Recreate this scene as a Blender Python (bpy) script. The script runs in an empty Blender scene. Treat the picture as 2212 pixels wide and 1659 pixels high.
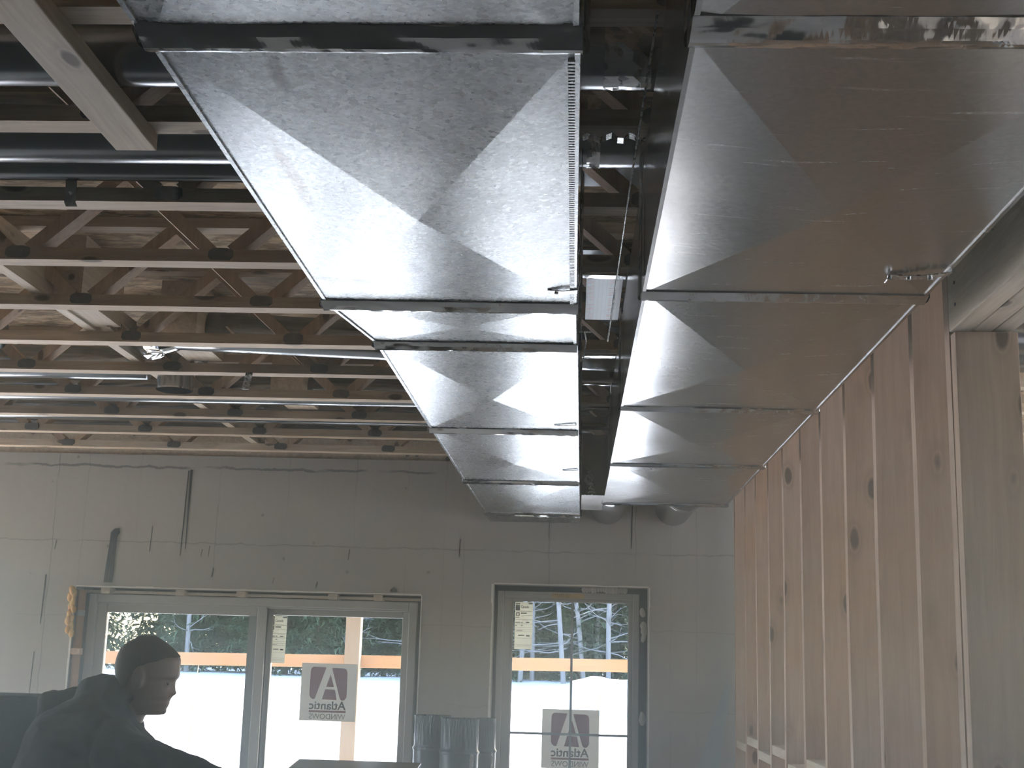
import bpy, bmesh, math, random
from mathutils import Vector, Matrix, noise, Euler
R = math.radians
sc = bpy.context.scene
C = sc.collection

# ------------------------------------------------------------------ camera
cam = bpy.data.cameras.new('camera'); cam_o = bpy.data.objects.new('camera', cam); C.objects.link(cam_o)
cam.sensor_width = 36; cam.lens = 36 * 2871.2 / 2212; cam.clip_start = 0.05; cam.clip_end = 400
yaw, pit, roll = 0.0509049, 0.20571787, -0.02868328
m = Matrix.Rotation(yaw, 3, 'Z') @ Matrix.Rotation(pit, 3, 'X') @ Matrix.Rotation(roll, 3, 'Y')
rt, fw, up = m.col[0], m.col[1], m.col[2]
M4 = Matrix(((rt.x, up.x, -fw.x, 0), (rt.y, up.y, -fw.y, 0), (rt.z, up.z, -fw.z, 1.62), (0, 0, 0, 1)))
cam_o.matrix_world = M4
sc.camera = cam_o
# ------------------------------------------------------------------ world, sun, exposure
sc.view_settings.view_transform = 'Standard'; sc.view_settings.look = 'None'
sc.view_settings.gamma = 1; sc.view_settings.use_curve_mapping = False
sc.view_settings.exposure = 1.1
W = bpy.data.worlds.new('world'); sc.world = W; W.use_nodes = True
nt = W.node_tree; nt.nodes.clear()
sky = nt.nodes.new('ShaderNodeTexSky'); sky.sky_type = 'NISHITA'; sky.sun_disc = False
SUN_EL, SUN_AZ = R(36), R(32)          # azimuth measured from +Y towards +X
sky.sun_elevation = SUN_EL; sky.sun_rotation = SUN_AZ; sky.dust_density = 1.5
bg = nt.nodes.new('ShaderNodeBackground'); bg.inputs[1].default_value = 0.95
ow = nt.nodes.new('ShaderNodeOutputWorld')
nt.links.new(sky.outputs[0], bg.inputs[0]); nt.links.new(bg.outputs[0], ow.inputs[0])
sl = bpy.data.lights.new('sun', 'SUN'); sl.energy = 13.0; sl.angle = R(0.6); sl.color = (1, .93, .82)
so = bpy.data.objects.new('sun', sl); C.objects.link(so)
sd = Vector((math.sin(SUN_AZ) * math.cos(SUN_EL), math.cos(SUN_AZ) * math.cos(SUN_EL), math.sin(SUN_EL)))
so.rotation_euler = sd.to_track_quat('Z', 'Y').to_euler(); so.location = (10, 14, 9)
def portal(name, loc, rot, sx, sy):
    l = bpy.data.lights.new(name, 'AREA'); l.shape = 'RECTANGLE'; l.size = sx; l.size_y = sy
    l.cycles.is_portal = True
    o = bpy.data.objects.new(name, l); C.objects.link(o); o.location = loc; o.rotation_euler = rot
portal('daylight_portal_left', (-7.75, 5.5, 1.4), (0, R(-90), 0), 2.4, 2.8)
portal('daylight_portal_patio', (-1.79, 7.62, 1.0), (R(-90), 0, 0), 1.9, 1.9)
portal('daylight_portal_added_opening', (-5.45, 7.62, 1.25), (R(-90), 0, 0), 3.9, 2.4)  # unseen opening added left of the patio to bring in more light
portal('daylight_portal_door', (-.02, 7.62, 1.0), (R(-90), 0, 0), .84, 2.0)
sc.cycles.use_denoising = True
sc.cycles.max_bounces = 10; sc.cycles.diffuse_bounces = 5; sc.cycles.glossy_bounces = 5
sc.cycles.transparent_max_bounces = 16; sc.cycles.sample_clamp_indirect = 3
sc.cycles.caustics_reflective = False; sc.cycles.blur_glossy = 1.0

# ------------------------------------------------------------------ materials
class N:
    def __init__(s, name):
        s.m = bpy.data.materials.new(name); s.m.use_nodes = True; s.t = s.m.node_tree; s.t.nodes.clear()
        s.out = s.n('ShaderNodeOutputMaterial')
    def n(s, t, **k):
        x = s.t.nodes.new(t)
        for a, v in k.items():
            if a.startswith('i_'):
                x.inputs[a[2:].replace('_', ' ')].default_value = v
            else: setattr(x, a, v)
        return x
    def l(s, a, b): s.t.links.new(a, b)
    def co(s, scale=(1, 1, 1), src='Object', rand=0.0):
        tc = s.n('ShaderNodeTexCoord'); mp = s.n('ShaderNodeMapping'); mp.inputs['Scale'].default_value = scale
        s.l(tc.outputs[src], mp.inputs['Vector'])
        if rand:
            oi = s.n('ShaderNodeObjectInfo'); mu = s.n('ShaderNodeVectorMath', operation='SCALE')
            cx = s.n('ShaderNodeCombineXYZ'); s.l(oi.outputs['Random'], cx.inputs[0]); s.l(oi.outputs['Random'], cx.inputs[1]); s.l(oi.outputs['Random'], cx.inputs[2])
            s.l(cx.outputs[0], mu.inputs[0]); mu.inputs['Scale'].default_value = rand; s.l(mu.outputs[0], mp.inputs['Location'])
        return mp.outputs[0]
    def ramp(s, fac, stops):
        r = s.n('ShaderNodeValToRGB'); e = r.color_ramp.elements
        e[0].position = stops[0][0]; e[0].color = (*stops[0][1], 1)
        e[1].position = stops[-1][0]; e[1].color = (*stops[-1][1], 1)
        for p, c in stops[1:-1]:
            q = e.new(p); q.color = (*c, 1)
        s.l(fac, r.inputs[0]); return r.outputs[0]
    def mix(s, f, a, b, mode='MIX'):
        x = s.n('ShaderNodeMix', data_type='RGBA', blend_type=mode)
        for v, i in ((f, 0), (a, 6), (b, 7)):
            if isinstance(v, (int, float)): x.inputs[i].default_value = v
            elif isinstance(v, tuple): x.inputs[i].default_value = (*v, 1)
            else: s.l(v, x.inputs[i])
        return x.outputs[2]
    def math(s, op, a, b=0.0, c=0.0):
        x = s.n('ShaderNodeMath', operation=op)
        for i, v in enumerate((a, b, c)):
            if isinstance(v, (int, float)): x.inputs[i].default_value = v
            else: s.l(v, x.inputs[i])
        return x.outputs[0]
    def noise(s, vec, scale, detail=3, rough=.5, dist=0):
        x = s.n('ShaderNodeTexNoise'); x.inputs['Scale'].default_value = scale; x.inputs['Detail'].default_value = detail
        x.inputs['Roughness'].default_value = rough; x.inputs['Distortion'].default_value = dist
        s.l(vec, x.inputs['Vector']); return x.outputs['Fac']
    def bump(s, h, strength=.3, dist=.01, normal=None):
        b = s.n('ShaderNodeBump'); b.inputs['Strength'].default_value = strength; b.inputs['Distance'].default_value = dist
        s.l(h, b.inputs['Height'])
        if normal: s.l(normal, b.inputs['Normal'])
        return b.outputs[0]
    def bsdf(s, col, rough=.5, metal=0, normal=None, **k):
        b = s.n('ShaderNodeBsdfPrincipled')
        for v, i in ((col, 'Base Color'), (rough, 'Roughness'), (metal, 'Metallic')):
            if isinstance(v, (int, float)): b.inputs[i].default_value = v
            elif isinstance(v, tuple): b.inputs[i].default_value = (*v, 1)
            else: s.l(v, b.inputs[i])
        for a, v in k.items(): b.inputs[a.replace('_', ' ')].default_value = v
        if normal: s.l(normal, b.inputs['Normal'])
        s.l(b.outputs[0], s.out.inputs[0]); return b

def plain(name, col, rough=.6, metal=0, var=.12, scale=20):
    n = N(name); v = n.co(rand=7)
    f = n.noise(v, scale, 4)
    c = n.mix(f, tuple(x * (1 - var) for x in col), tuple(min(1, x * (1 + var)) for x in col))
    n.bsdf(c, rough, metal, n.bump(f, .15, .004)); return n.m

def wood(name, axis, light, dark, knots=True, rough=.75, kd=(.06, .035, .02)):
    n = N(name)
    st = {'X': (.6, 9, 9), 'Y': (9, .6, 9), 'Z': (9, 9, .6)}[axis]
    v = n.co(st, rand=11); g = n.noise(v, 6, 6, .6, .8)
    v2 = n.co((2.2, 2.2, 2.2), rand=5); b = n.noise(v2, 1.2, 2)
    col = n.ramp(g, [(.3, dark), (.5, tuple((a + c) / 2 for a, c in zip(light, dark))), (.68, light)])
    oi = n.n('ShaderNodeObjectInfo')
    hv = n.n('ShaderNodeHueSaturation'); n.l(col, hv.inputs['Color'])
    n.l(n.math('MULTIPLY_ADD', oi.outputs['Random'], .35, .82), hv.inputs['Value'])
    n.l(n.math('MULTIPLY_ADD', b, .7, .62), hv.inputs['Saturation'])
    col = hv.outputs[0]
    if knots:
        ks = {'X': (4.2, 10, 10), 'Y': (10, 4.2, 10), 'Z': (10, 10, 4.2)}[axis]
        kv = n.co(ks, rand=23)
        vo = n.n('ShaderNodeTexVoronoi'); vo.inputs['Scale'].default_value = 1.0; n.l(kv, vo.inputs['Vector'])
        d = n.math('ADD', vo.outputs['Distance'], n.math('MULTIPLY', n.noise(v2, 14, 2), .05))
        k = n.ramp(d, [(.14, (1, 1, 1)), (.20, (0, 0, 0))])
        col = n.mix(n.math('MULTIPLY', k, .8), col, kd)
        ring = n.ramp(d, [(.19, (0, 0, 0)), (.23, (1, 1, 1)), (.34, (0, 0, 0))])
        col = n.mix(n.math('MULTIPLY', ring, .35), col, tuple(x * .6 for x in dark))
    n.bsdf(col, rough, 0, n.bump(g, .25, .003)); return n.m

def sheet_metal(name, base=(.60, .62, .63), r0=.26, r1=.42, spangle=.5, warp=.5, ws=1.6, smudge=.0, metal=1.0, stain=False, scratch=False):
    n = N(name); v = n.co((1, 1, 1), rand=3)
    vo = n.n('ShaderNodeTexVoronoi'); vo.inputs['Scale'].default_value = 150; n.l(v, vo.inputs['Vector'])
    sp = n.n('ShaderNodeSeparateColor'); n.l(vo.outputs['Color'], sp.inputs[0])
    fine = n.noise(v, 60, 4, .7)
    big = n.noise(v, 2.6, 4, .6)
    mixv = n.math('ADD', n.math('MULTIPLY', sp.outputs[0], .5), n.math('MULTIPLY', fine, .5))
    c = n.mix(mixv, tuple(x * (1 - .35 * spangle) for x in base), tuple(min(1, x * (1 + .25 * spangle)) for x in base))
    st = n.noise(n.co((1, 6, 1), rand=9), 5, 5, .7)
    sm = n.ramp(st, [(.6, (0, 0, 0)), (.75, (1, 1, 1))])
    c = n.mix(n.math('MULTIPLY', sm, .18 + smudge), c, tuple(x * .75 for x in base))
    if stain:
        xyz = n.n('ShaderNodeSeparateXYZ'); n.l(n.co(), xyz.inputs[0])
        wob = n.noise(n.co(), 22, 4, .7)
        def blob(cx, cy, rx, ry, pw=1.0):
            dx = n.math('MULTIPLY', n.math('SUBTRACT', xyz.outputs[0], cx), 1/rx); dy = n.math('MULTIPLY', n.math('SUBTRACT', xyz.outputs[1], cy), 1/ry)
            d = n.math('ADD', n.math('MULTIPLY', dx, dx), n.math('MULTIPLY', dy, dy))
            return n.ramp(n.math('ADD', d, n.math('MULTIPLY', n.math('SUBTRACT', wob, .5), 2.2)), [(.15, (1, 1, 1)), (.95, (0, 0, 0))])
        c = n.mix(n.math('MULTIPLY', blob(-.455, 1.97, .016, .20), .55), c, (.17, .14, .11))
        c = n.mix(n.math('MULTIPLY', blob(-.40, 1.60, .014, .08), .6), c, (.12, .12, .12))
        c = n.mix(n.math('MULTIPLY', blob(-.46, 2.56, .09, .022), .5), c, (.16, .15, .14))
        c = n.mix(n.math('MULTIPLY', blob(-.32, 2.45, .02, .05), .5), c, (.18, .18, .18))
    if scratch:
        for rz, th in ((.35, .64), (-.25, .655)):
            mp = n.n('ShaderNodeMapping'); n.l(n.co(), mp.inputs['Vector']); mp.inputs['Rotation'].default_value = (0, 0, rz); mp.inputs['Scale'].default_value = (2.2, 26, 1)
            f = n.ramp(n.noise(mp.outputs[0], 2.0, 4, .6, .3), [(th, (0, 0, 0)), (th+.05, (1, 1, 1))])
            c = n.mix(n.math('MULTIPLY', f, .3), c, (.7, .7, .69)); big = n.math('ADD', big, n.math('MULTIPLY', f, .4))
    rr = n.math('ADD', n.math('MULTIPLY', n.math('ADD', n.math('MULTIPLY', sp.outputs[1], .35), n.math('MULTIPLY', big, .65)), r1 - r0), r0)
    nb = n.bump(n.noise(v, ws, 2, .4), warp, .02)
    nb = n.bump(mixv, .05 * spangle + .01, .002, nb)
    n.bsdf(c, rr, metal, nb); return n.m

M = {}
M['truss'] = wood('truss_lumber', 'X', (.64, .52, .385), (.45, .34, .235))
M['web'] = wood('web_lumber', 'Z', (.58, .43, .30), (.42, .29, .19))
M['stud'] = wood('stud_lumber', 'Z', (.57, .40, .285), (.46, .31, .215))
M['board'] = wood('board_lumber', 'Y', (.66, .56, .43), (.48, .39, .29))
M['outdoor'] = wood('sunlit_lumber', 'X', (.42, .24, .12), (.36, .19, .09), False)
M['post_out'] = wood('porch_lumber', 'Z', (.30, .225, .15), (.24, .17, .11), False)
M['duct_a'] = sheet_metal('spangled_galvanised_steel', (.345, .36, .362), .22, .34, 1.0, .3, stain=True)
M['duct_b'] = sheet_metal('smooth_galvanised_steel', (.35, .34, .325), .18, .30, .35, .35, 1.6, .1, scratch=True)
M['pipe'] = sheet_metal('pipe_steel', (.30, .31, .32), .16, .26, .2, .15)
M['dark_pipe'] = sheet_metal('dark_pipe_steel', (.06, .07, .08), .30, .42, .2, .15)
M['plastic'] = plain('grey_plastic_strip', (.34, .38, .38), .4)
M['foil'] = sheet_metal('foil_tape', (.50, .50, .49), .07, .15, .1, .45, 12)
M['strap'] = sheet_metal('strap_steel', (.45, .45, .44), .2, .35, .2, .3, 8)
M['gusset'] = plain('gusset_steel', (.14, .13, .12), .45, .6, .5, 60)
M['dark'] = plain('dark_rubber', (.035, .04, .045), .7)
M['pvc'] = plain('window_vinyl', (.40, .39, .365), .45, 0, .03)
M['spacer'] = plain('sash_spacer', (.22, .25, .26), .5, 0, .05)
M['plaster'] = plain('plaster_edge', (.80, .77, .70), .8, 0, .15, 60)
M['paper'] = None
M['brown_pipe'] = plain('brown_pipe_paint', (.42, .21, .10), .4, 0, .2, 8)
M['clamp'] = plain('beige_clamp', (.62, .42, .30), .6)
M['tape'] = plain('masking_tape', (.52, .36, .14), .7)
M['ink'] = plain('black_ink', (.03, .03, .03), .6)
M['skin'] = plain('skin', (.15, .105, .095), .5, 0, .06)
M['hair'] = plain('dark_hair', (.018, .014, .012), .7, 0, .4, 90)
M['eye'] = plain('eye_dark', (.05, .04, .035), .2)
M['shirt'] = plain('navy_work_shirt', (.022, .028, .038), .9, 0, .25, 14)
M['pants'] = plain('work_trousers', (.03, .03, .035), .9)
M['boot'] = plain('leather_boots', (.05, .03, .02), .6)
M['concrete'] = plain('floor_concrete', (.66, .64, .59), .8, 0, .2, 2.5)
M['dark_floor'] = plain('light_absorbing_floor', (.04, .037, .035), .95, 0, .4, 30)  # made-up dark ground for the unseen near floor, cuts bounce light
M['drywall'] = plain('darkened_unseen_wall', (.13, .125, .115), .9, 0, .05)  # unseen walls darkened to hold back bounce light
M['bark'] = plain('grey_bark', (.20, .20, .21), .9, 0, .3, 4)
M['bark_dark'] = plain('dark_bark', (.10, .08, .06), .9)
M['needles'] = plain('conifer_needles', (.055, .095, .05), .8, 0, .6, 1.2)
M['snow'] = plain('snow', (.86, .88, .92), .7, 0, .03, 3)
M['weed'] = plain('dry_weed', (.35, .27, .18), .9)
def osb():
    n = N('oriented_strand_board'); v = n.co((5, 14, 5))
    vo = n.n('ShaderNodeTexVoronoi'); vo.inputs['Scale'].default_value = 2.2; n.l(v, vo.inputs['Vector'])
    dn = n.n('ShaderNodeTexNoise'); dn.inputs['Scale'].default_value = 3; n.l(v, dn.inputs['Vector'])
    ad = n.n('ShaderNodeVectorMath', operation='ADD'); n.l(v, ad.inputs[0]); n.l(dn.outputs['Color'], ad.inputs[1]); n.l(ad.outputs[0], vo.inputs['Vector'])
    sp = n.n('ShaderNodeSeparateColor'); n.l(vo.outputs['Color'], sp.inputs[0])
    c = n.ramp(sp.outputs[0], [(.0, (.30, .19, .10)), (.5, (.50, .36, .22)), (1, (.66, .52, .35))])
    e = n.ramp(vo.outputs['Distance'], [(.35, (1, 1, 1)), (.7, (.55, .55, .55))])
    n.bsdf(n.mix(1.0, c, e, 'MULTIPLY'), .8); return n.m
M['osb'] = osb()
def wall_mat():
    n = N('foundation_wall_concrete'); v = n.co((1, 1, 1)); sx = n.n('ShaderNodeSeparateXYZ'); n.l(v, sx.inputs[0])
    big = n.noise(v, .9, 4, .6); streak = n.noise(n.co((9, 1, .5)), 4, 4, .6); fine = n.noise(v, 45, 3)
    c = n.mix(big, (.35, .335, .30), (.44, .415, .375))
    c = n.mix(n.math('MULTIPLY', n.ramp(streak, [(.45, (0, 0, 0)), (.75, (1, 1, 1))]), .30), c, (.32, .31, .295))
    pink = n.ramp(n.noise(n.co((1.3, 1, 1.7)), .8, 2), [(.48, (0, 0, 0)), (.7, (1, 1, 1))])
    c = n.mix(n.math('MULTIPLY', pink, .35), c, (.47, .385, .33))
    wob = n.noise(v, 7, 5, .7)
    def hline(z, w, amp, strength, c):
        zz = n.math('ADD', sx.outputs[2], n.math('MULTIPLY', n.math('SUBTRACT', wob, .5), amp))
        d = n.math('ABSOLUTE', n.math('SUBTRACT', zz, z))
        k = n.ramp(n.math('MULTIPLY', d, 1 / w / 2), [(.3, (1, 1, 1)), (.6, (0, 0, 0))])
        br = n.ramp(n.noise(v, 3.1, 3), [(.38, (0, 0, 0)), (.5, (1, 1, 1))])
        return n.mix(n.math('MULTIPLY', n.math('MULTIPLY', k, br), strength), c, (.09, .085, .08))
    def vline(x, w, strength, c, z0=None):
        xx = n.math('ADD', sx.outputs[0], n.math('MULTIPLY', n.math('SUBTRACT', wob, .5), .035))
        d = n.math('ABSOLUTE', n.math('SUBTRACT', xx, x))
        k = n.ramp(n.math('MULTIPLY', d, 1 / w / 2), [(.3, (1, 1, 1)), (.6, (0, 0, 0))])
        br = n.ramp(n.noise(v, 2.3, 2), [(.4, (.15, .15, .15)), (.55, (1, 1, 1))])
        return n.mix(n.math('MULTIPLY', n.math('MULTIPLY', k, br), strength), c, (.10, .095, .09))
    c = hline(2.632, .007, .05, .75, c); c = hline(2.212, .004, .05, .5, c); c = hline(1.80, .003, .04, .3, c); c = hline(1.38, .003, .04, .3, c)
    for x, s in ((-2.91, .8), (-2.74, .35), (-2.44, .3), (-1.99, .6), (-1.60, .3), (-1.22, .45), (-.93, .3), (-.72, .35), (-.61, .5), (-.14, .85), (.19, .3), (.33, .7), (.52, .3), (.66, .3)):
        c = vline(x, .003, s*.7, c)
    vo = n.n('ShaderNodeTexVoronoi'); vo.inputs['Scale'].default_value = 5; n.l(v, vo.inputs['Vector'])
    k = n.ramp(vo.outputs['Distance'], [(.03, (1, 1, 1)), (.06, (0, 0, 0))])
    c = n.mix(n.math('MULTIPLY', k, .6), c, (.08, .07, .06))
    n.bsdf(c, .9, 0, n.bump(n.math('ADD', big, n.math('MULTIPLY', fine, .3)), .35, .01)); return n.m
M['wall'] = wall_mat()
def glass():
    n = N('window_glass'); t = n.n('ShaderNodeBsdfTransparent'); t.inputs[0].default_value = (.93, .95, .95, 1)
    g = n.n('ShaderNodeBsdfGlossy'); g.inputs['Roughness'].default_value = .02
    f = n.n('ShaderNodeFresnel'); f.inputs[0].default_value = 1.45; x = n.n('ShaderNodeMixShader')
    n.l(f.outputs[0], x.inputs[0]); n.l(t.outputs[0], x.inputs[1]); n.l(g.outputs[0], x.inputs[2]); n.l(x.outputs[0], n.out.inputs[0]); return n.m
M['glass'] = glass()
def paper(name, col, tr=.35):
    n = N(name); d = n.n('ShaderNodeBsdfDiffuse'); d.inputs[0].default_value = (*col, 1)
    t = n.n('ShaderNodeBsdfTranslucent'); t.inputs[0].default_value = (*col, 1); x = n.n('ShaderNodeMixShader'); x.inputs[0].default_value = tr
    n.l(d.outputs[0], x.inputs[1]); n.l(t.outputs[0], x.inputs[2]); n.l(x.outputs[0], n.out.inputs[0]); return n.m
M['paper'] = paper('sticker_paper', (.66, .65, .60), .36)
M['label'] = paper('label_paper', (.85, .84, .74), .45)
M['red'] = paper('sticker_red', (.38, .17, .21), .33)
M['grey_ink'] = paper('sticker_grey_ink', (.10, .11, .11), .1)
def foam():
    n = N('spray_foam'); v = n.co(); f = n.noise(v, 30, 3)
    b = n.bsdf(n.mix(f, (.50, .24, .05), (.85, .55, .18)), .35, 0, n.bump(f, .5, .01), Subsurface_Weight=.2); return n.m
M['foam'] = foam()
M['pale_foam'] = plain('pale_spray_foam', (.42, .40, .36), .6, 0, .2, 40)
def wrap():
    n = N('printed_panning_board'); v = n.co()
    def grid(s, ax):
        w = n.n('ShaderNodeTexWave', wave_type='BANDS', bands_direction=ax); w.inputs['Scale'].default_value = s; n.l(v, w.inputs['Vector']); return w.outputs['Fac']
    g = n.math('MAXIMUM', n.ramp(grid(26, 'X'), [(.90, (0, 0, 0)), (1, (1, 1, 1))]), n.ramp(grid(26, 'Y'), [(.90, (0, 0, 0)), (1, (1, 1, 1))]))
    c = n.mix(n.math('MULTIPLY', g, .45), (.78, .75, .70), (.45, .44, .42))
    red = n.math('MULTIPLY', n.ramp(grid(5, 'X'), [(.72, (0, 0, 0)), (.8, (1, 1, 1))]), n.ramp(n.noise(n.co((6, 30, 6)), 4, 2), [(.45, (0, 0, 0)), (.55, (1, 1, 1))]))
    c = n.mix(n.math('MULTIPLY', red, .55), c, (.65, .25, .20))
    n.bsdf(c, .35, .0); return n.m
M['wrap'] = wrap()

# ------------------------------------------------------------------ helpers
class MB:
    def __init__(s): s.b = bmesh.new()
    def box(s, x0, x1, y0, y1, z0, z1, mat=None):
        vs = [s.b.verts.new(Vector(p)) for p in ((x0,y0,z0),(x1,y0,z0),(x1,y1,z0),(x0,y1,z0),(x0,y0,z1),(x1,y0,z1),(x1,y1,z1),(x0,y1,z1))]
        for f in ((0,3,2,1),(4,5,6,7),(0,1,5,4),(1,2,6,5),(2,3,7,6),(3,0,4,7)): s.b.faces.new([vs[i] for i in f])
        if mat is not None:
            for v in vs: v.co = mat @ v.co
        return s
    def prism(s, pts, axis, a, b):
        """pts 2-D outline, extruded along axis ('x','y','z') from a to b"""
        def mk(p, t): return Vector({'x': (t, p[0], p[1]), 'y': (p[0], t, p[1]), 'z': (p[0], p[1], t)}[axis])
        A = [s.b.verts.new(mk(p, a)) for p in pts]; B = [s.b.verts.new(mk(p, b)) for p in pts]
        n = len(pts)
        s.b.faces.new(A); s.b.faces.new(B[::-1])
        for i in range(n): s.b.faces.new((A[i], B[i], B[(i+1) % n], A[(i+1) % n]))
        return s
    def tube(s, pts, rad, seg=16, caps=True, open_=False):
        pts = [Vector(p) for p in pts]; rad = rad if isinstance(rad, (list, tuple)) else [rad] * len(pts)
        rings = []; prev = None
        for i, p in enumerate(pts):
            t = (pts[min(i+1, len(pts)-1)] - pts[max(i-1, 0)]).normalized()
            u = prev - t * prev.dot(t) if prev is not None else (Vector((0,0,1)) if abs(t.z) < .9 else Vector((1,0,0))) - t * (Vector((0,0,1)) if abs(t.z) < .9 else Vector((1,0,0))).dot(t)
            u.normalize(); prev = u; w = t.cross(u)
            r = rad[i]; ru, rw = r if isinstance(r, tuple) else (r, r)
            rings.append([s.b.verts.new(p + u * ru * math.cos(a) + w * rw * math.sin(a)) for a in (2*math.pi*k/seg for k in range(seg))])
        for A, B in zip(rings, rings[1:]):
            for k in range(seg): s.b.faces.new((A[k], A[(k+1) % seg], B[(k+1) % seg], B[k]))
        if caps: s.b.faces.new(rings[0][::-1]); s.b.faces.new(rings[-1])
        return s
    def rings(s, rings, caps=True):
        vs = [[s.b.verts.new(Vector(p)) for p in r] for r in rings]; n = len(vs[0])
        for A, B in zip(vs, vs[1:]):
            for k in range(n): s.b.faces.new((A[k], A[(k+1) % n], B[(k+1) % n], B[k]))
        if caps: s.b.faces.new(vs[0][::-1]); s.b.faces.new(vs[-1])
        return s
    def sphere(s, c, r, seg=12, sc_=(1,1,1)):
        mt = Matrix.Translation(c) @ Matrix.Diagonal((r*sc_[0], r*sc_[1], r*sc_[2], 1))
        bmesh.ops.create_uvsphere(s.b, u_segments=seg, v_segments=max(6, seg//2+2), radius=1, matrix=mt); return s
    def strip(s, pts, w, th, wd=Vector((1,0,0))):
        """bent flat bar: centreline pts, width w along wd, thickness th"""
        wd = Vector(wd).normalized(); pts = [Vector(p) for p in pts]; rings = []
        for i, p in enumerate(pts):
            t = (pts[min(i+1, len(pts)-1)] - pts[max(i-1, 0)]).normalized(); nn = t.cross(wd).normalized()
            rings.append([p + wd*w/2 + nn*th/2, p + wd*w/2 - nn*th/2, p - wd*w/2 - nn*th/2, p - wd*w/2 + nn*th/2])
        return s.rings(rings)
    def poly(s, pts): s.b.faces.new([s.b.verts.new(Vector(p)) for p in pts]); return s
    def jitter(s, amp, sc_=8, seed=0):
        for v in s.b.verts: v.co += noise.noise_vector(v.co * sc_ + Vector((seed, seed*1.7, 0))) * amp
        return s
    def build(s, name, mat, parent=None, smooth=False, bevel=0, mods=None):
        bmesh.ops.recalc_face_normals(s.b, faces=s.b.faces)
        me = bpy.data.meshes.new(name); s.b.to_mesh(me); s.b.free()
        if mat: me.materials.append(M[mat] if isinstance(mat, str) else mat)
        o = bpy.data.objects.new(name, me); C.objects.link(o)
        if smooth:
            for p in me.polygons: p.use_smooth = True
        if bevel:
            b = o.modifiers.new('bevel', 'BEVEL'); b.width = bevel; b.segments = 2; b.limit_method = 'ANGLE'; b.angle_limit = R(40)
        if parent: o.parent = parent
        return o
def tag(o, label, cat, group=None, kind=None):
    o['label'] = label; o['category'] = cat
    if group: o['group'] = group
    if kind: o['kind'] = kind
    return o
def empty(name, loc=(0,0,0), label=None, cat=None, group=None):
    o = bpy.data.objects.new(name, None); C.objects.link(o); o.location = loc; o.empty_display_size = .1
    if label: tag(o, label, cat, group)
    return o
def struct(o, label=None):
    o['kind'] = 'structure'
    if label: o['label'] = label; o['category'] = 'building'
    return o
def copy_tree(o, parent=None):
    c = o.copy(); C.objects.link(c)
    if parent: c.parent = parent
    for ch in list(o.children): copy_tree(ch, c)
    return c
def text_mesh(body, width, height, mirror, mat, name, x0, z_base, y, parent, thick=0.0, face=-1):
    cu = bpy.data.curves.new('t', 'FONT'); cu.body = body; cu.offset = thick; cu.resolution_u = 3
    to = bpy.data.objects.new('t', cu); C.objects.link(to)
    bpy.context.view_layer.update()
    dg = bpy.context.evaluated_depsgraph_get(); me = bpy.data.meshes.new_from_object(to.evaluated_get(dg))
    bpy.data.objects.remove(to); bpy.data.curves.remove(cu)
    xs = [v.co.x for v in me.vertices]; ys = [v.co.y for v in me.vertices]
    ax, bx, ay, by = min(xs), max(xs), min(ys), max(ys)
    for v in me.vertices:
        u = (v.co.x - ax) / (bx - ax); w = (v.co.y - ay) / (by - ay)
        if mirror: u = 1 - u
        v.co = Vector((x0 + u * width, y, z_base + w * height))
    me.name = name; me.materials.clear(); me.materials.append(M[mat])
    o = bpy.data.objects.new(name, me); C.objects.link(o); o.parent = parent
    return o
rnd = random.Random(4)
ORD = ['first','second','third','fourth','fifth','sixth','seventh','eighth','ninth','tenth','eleventh','twelfth','thirteenth','fourteenth','fifteenth','sixteenth']

# ------------------------------------------------------------------ the setting
WY = 7.30            # inner face of the far wall
WT = .30
XL, XR, YB, CZ = -7.6, 3.4, -7.0, 2.70
struct(MB().box(XL-.3, XR+.2, 3.2, WY+WT, -.2, 0).build('floor', 'concrete'))
struct(MB().box(XL-.3, XR+.2, YB-.2, 3.2, -.2, -.002).build('floor', 'dark_floor'))  # unseen half of the floor, darkened to absorb light
cb = MB().box(XL-.3, XR+.2, YB-.2, WY+WT, 3.0, 3.02)
struct(cb.build('ceiling', 'osb'))
# far wall with the patio and door openings, plus an added unseen light opening
PX0, PX1, PZ = -2.748, -.834, 1.958
DX0, DX1, DZ = -.439, .400, 2.030
wb = MB()
for (a, b, z0, z1) in ((XL-.3, -7.4, 0, 2.7), (-7.4, -3.5, 2.45, 2.7), (-7.4, -3.5, 0, .05), (-3.5, PX0, 0, 2.7), (PX0, PX1, PZ, 2.7), (PX1, DX0, 0, 2.7), (DX0, DX1, DZ, 2.7), (DX1, XR+.2, 0, 2.7)):
    wb.box(a, b, WY, WY+WT, z0, z1)
bw = struct(wb.build('wall_back', 'wall'))
struct(MB().box(XL-.3, XR+.2, WY+.02, WY+WT-.02, 2.70, 2.738).build('trim_1', 'board'))
struct(MB().box(XL-.3, XR+.2, WY+.06, WY+.10, 2.738, 3.0).build('trim_2', 'board'))
# narrow bright plaster edges round the two openings
e = MB()
for x0, x1, z in ((PX0, PX1, PZ), (DX0, DX1, DZ)):
    for k in range(40):
        xa = x0 + (x1-x0)*k/40; xb = x0 + (x1-x0)*(k+1)/40; h = .007 + .005*noise.noise(Vector((xa*9, z, 3)))
        e.box(xa, xb, WY-.005, WY+.01, z, z+h)
    for k in range(40):
        za = z*k/40; zb = z*(k+1)/40; h = .009 + .006*noise.noise(Vector((x0, za*9, 7)))
        e.box(x0-h, x0, WY-.005, WY+.01, za, zb); e.box(x1, x1+h*.7, WY-.005, WY+.01, za, zb)
struct(e.build('trim_3', 'plaster'))
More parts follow.
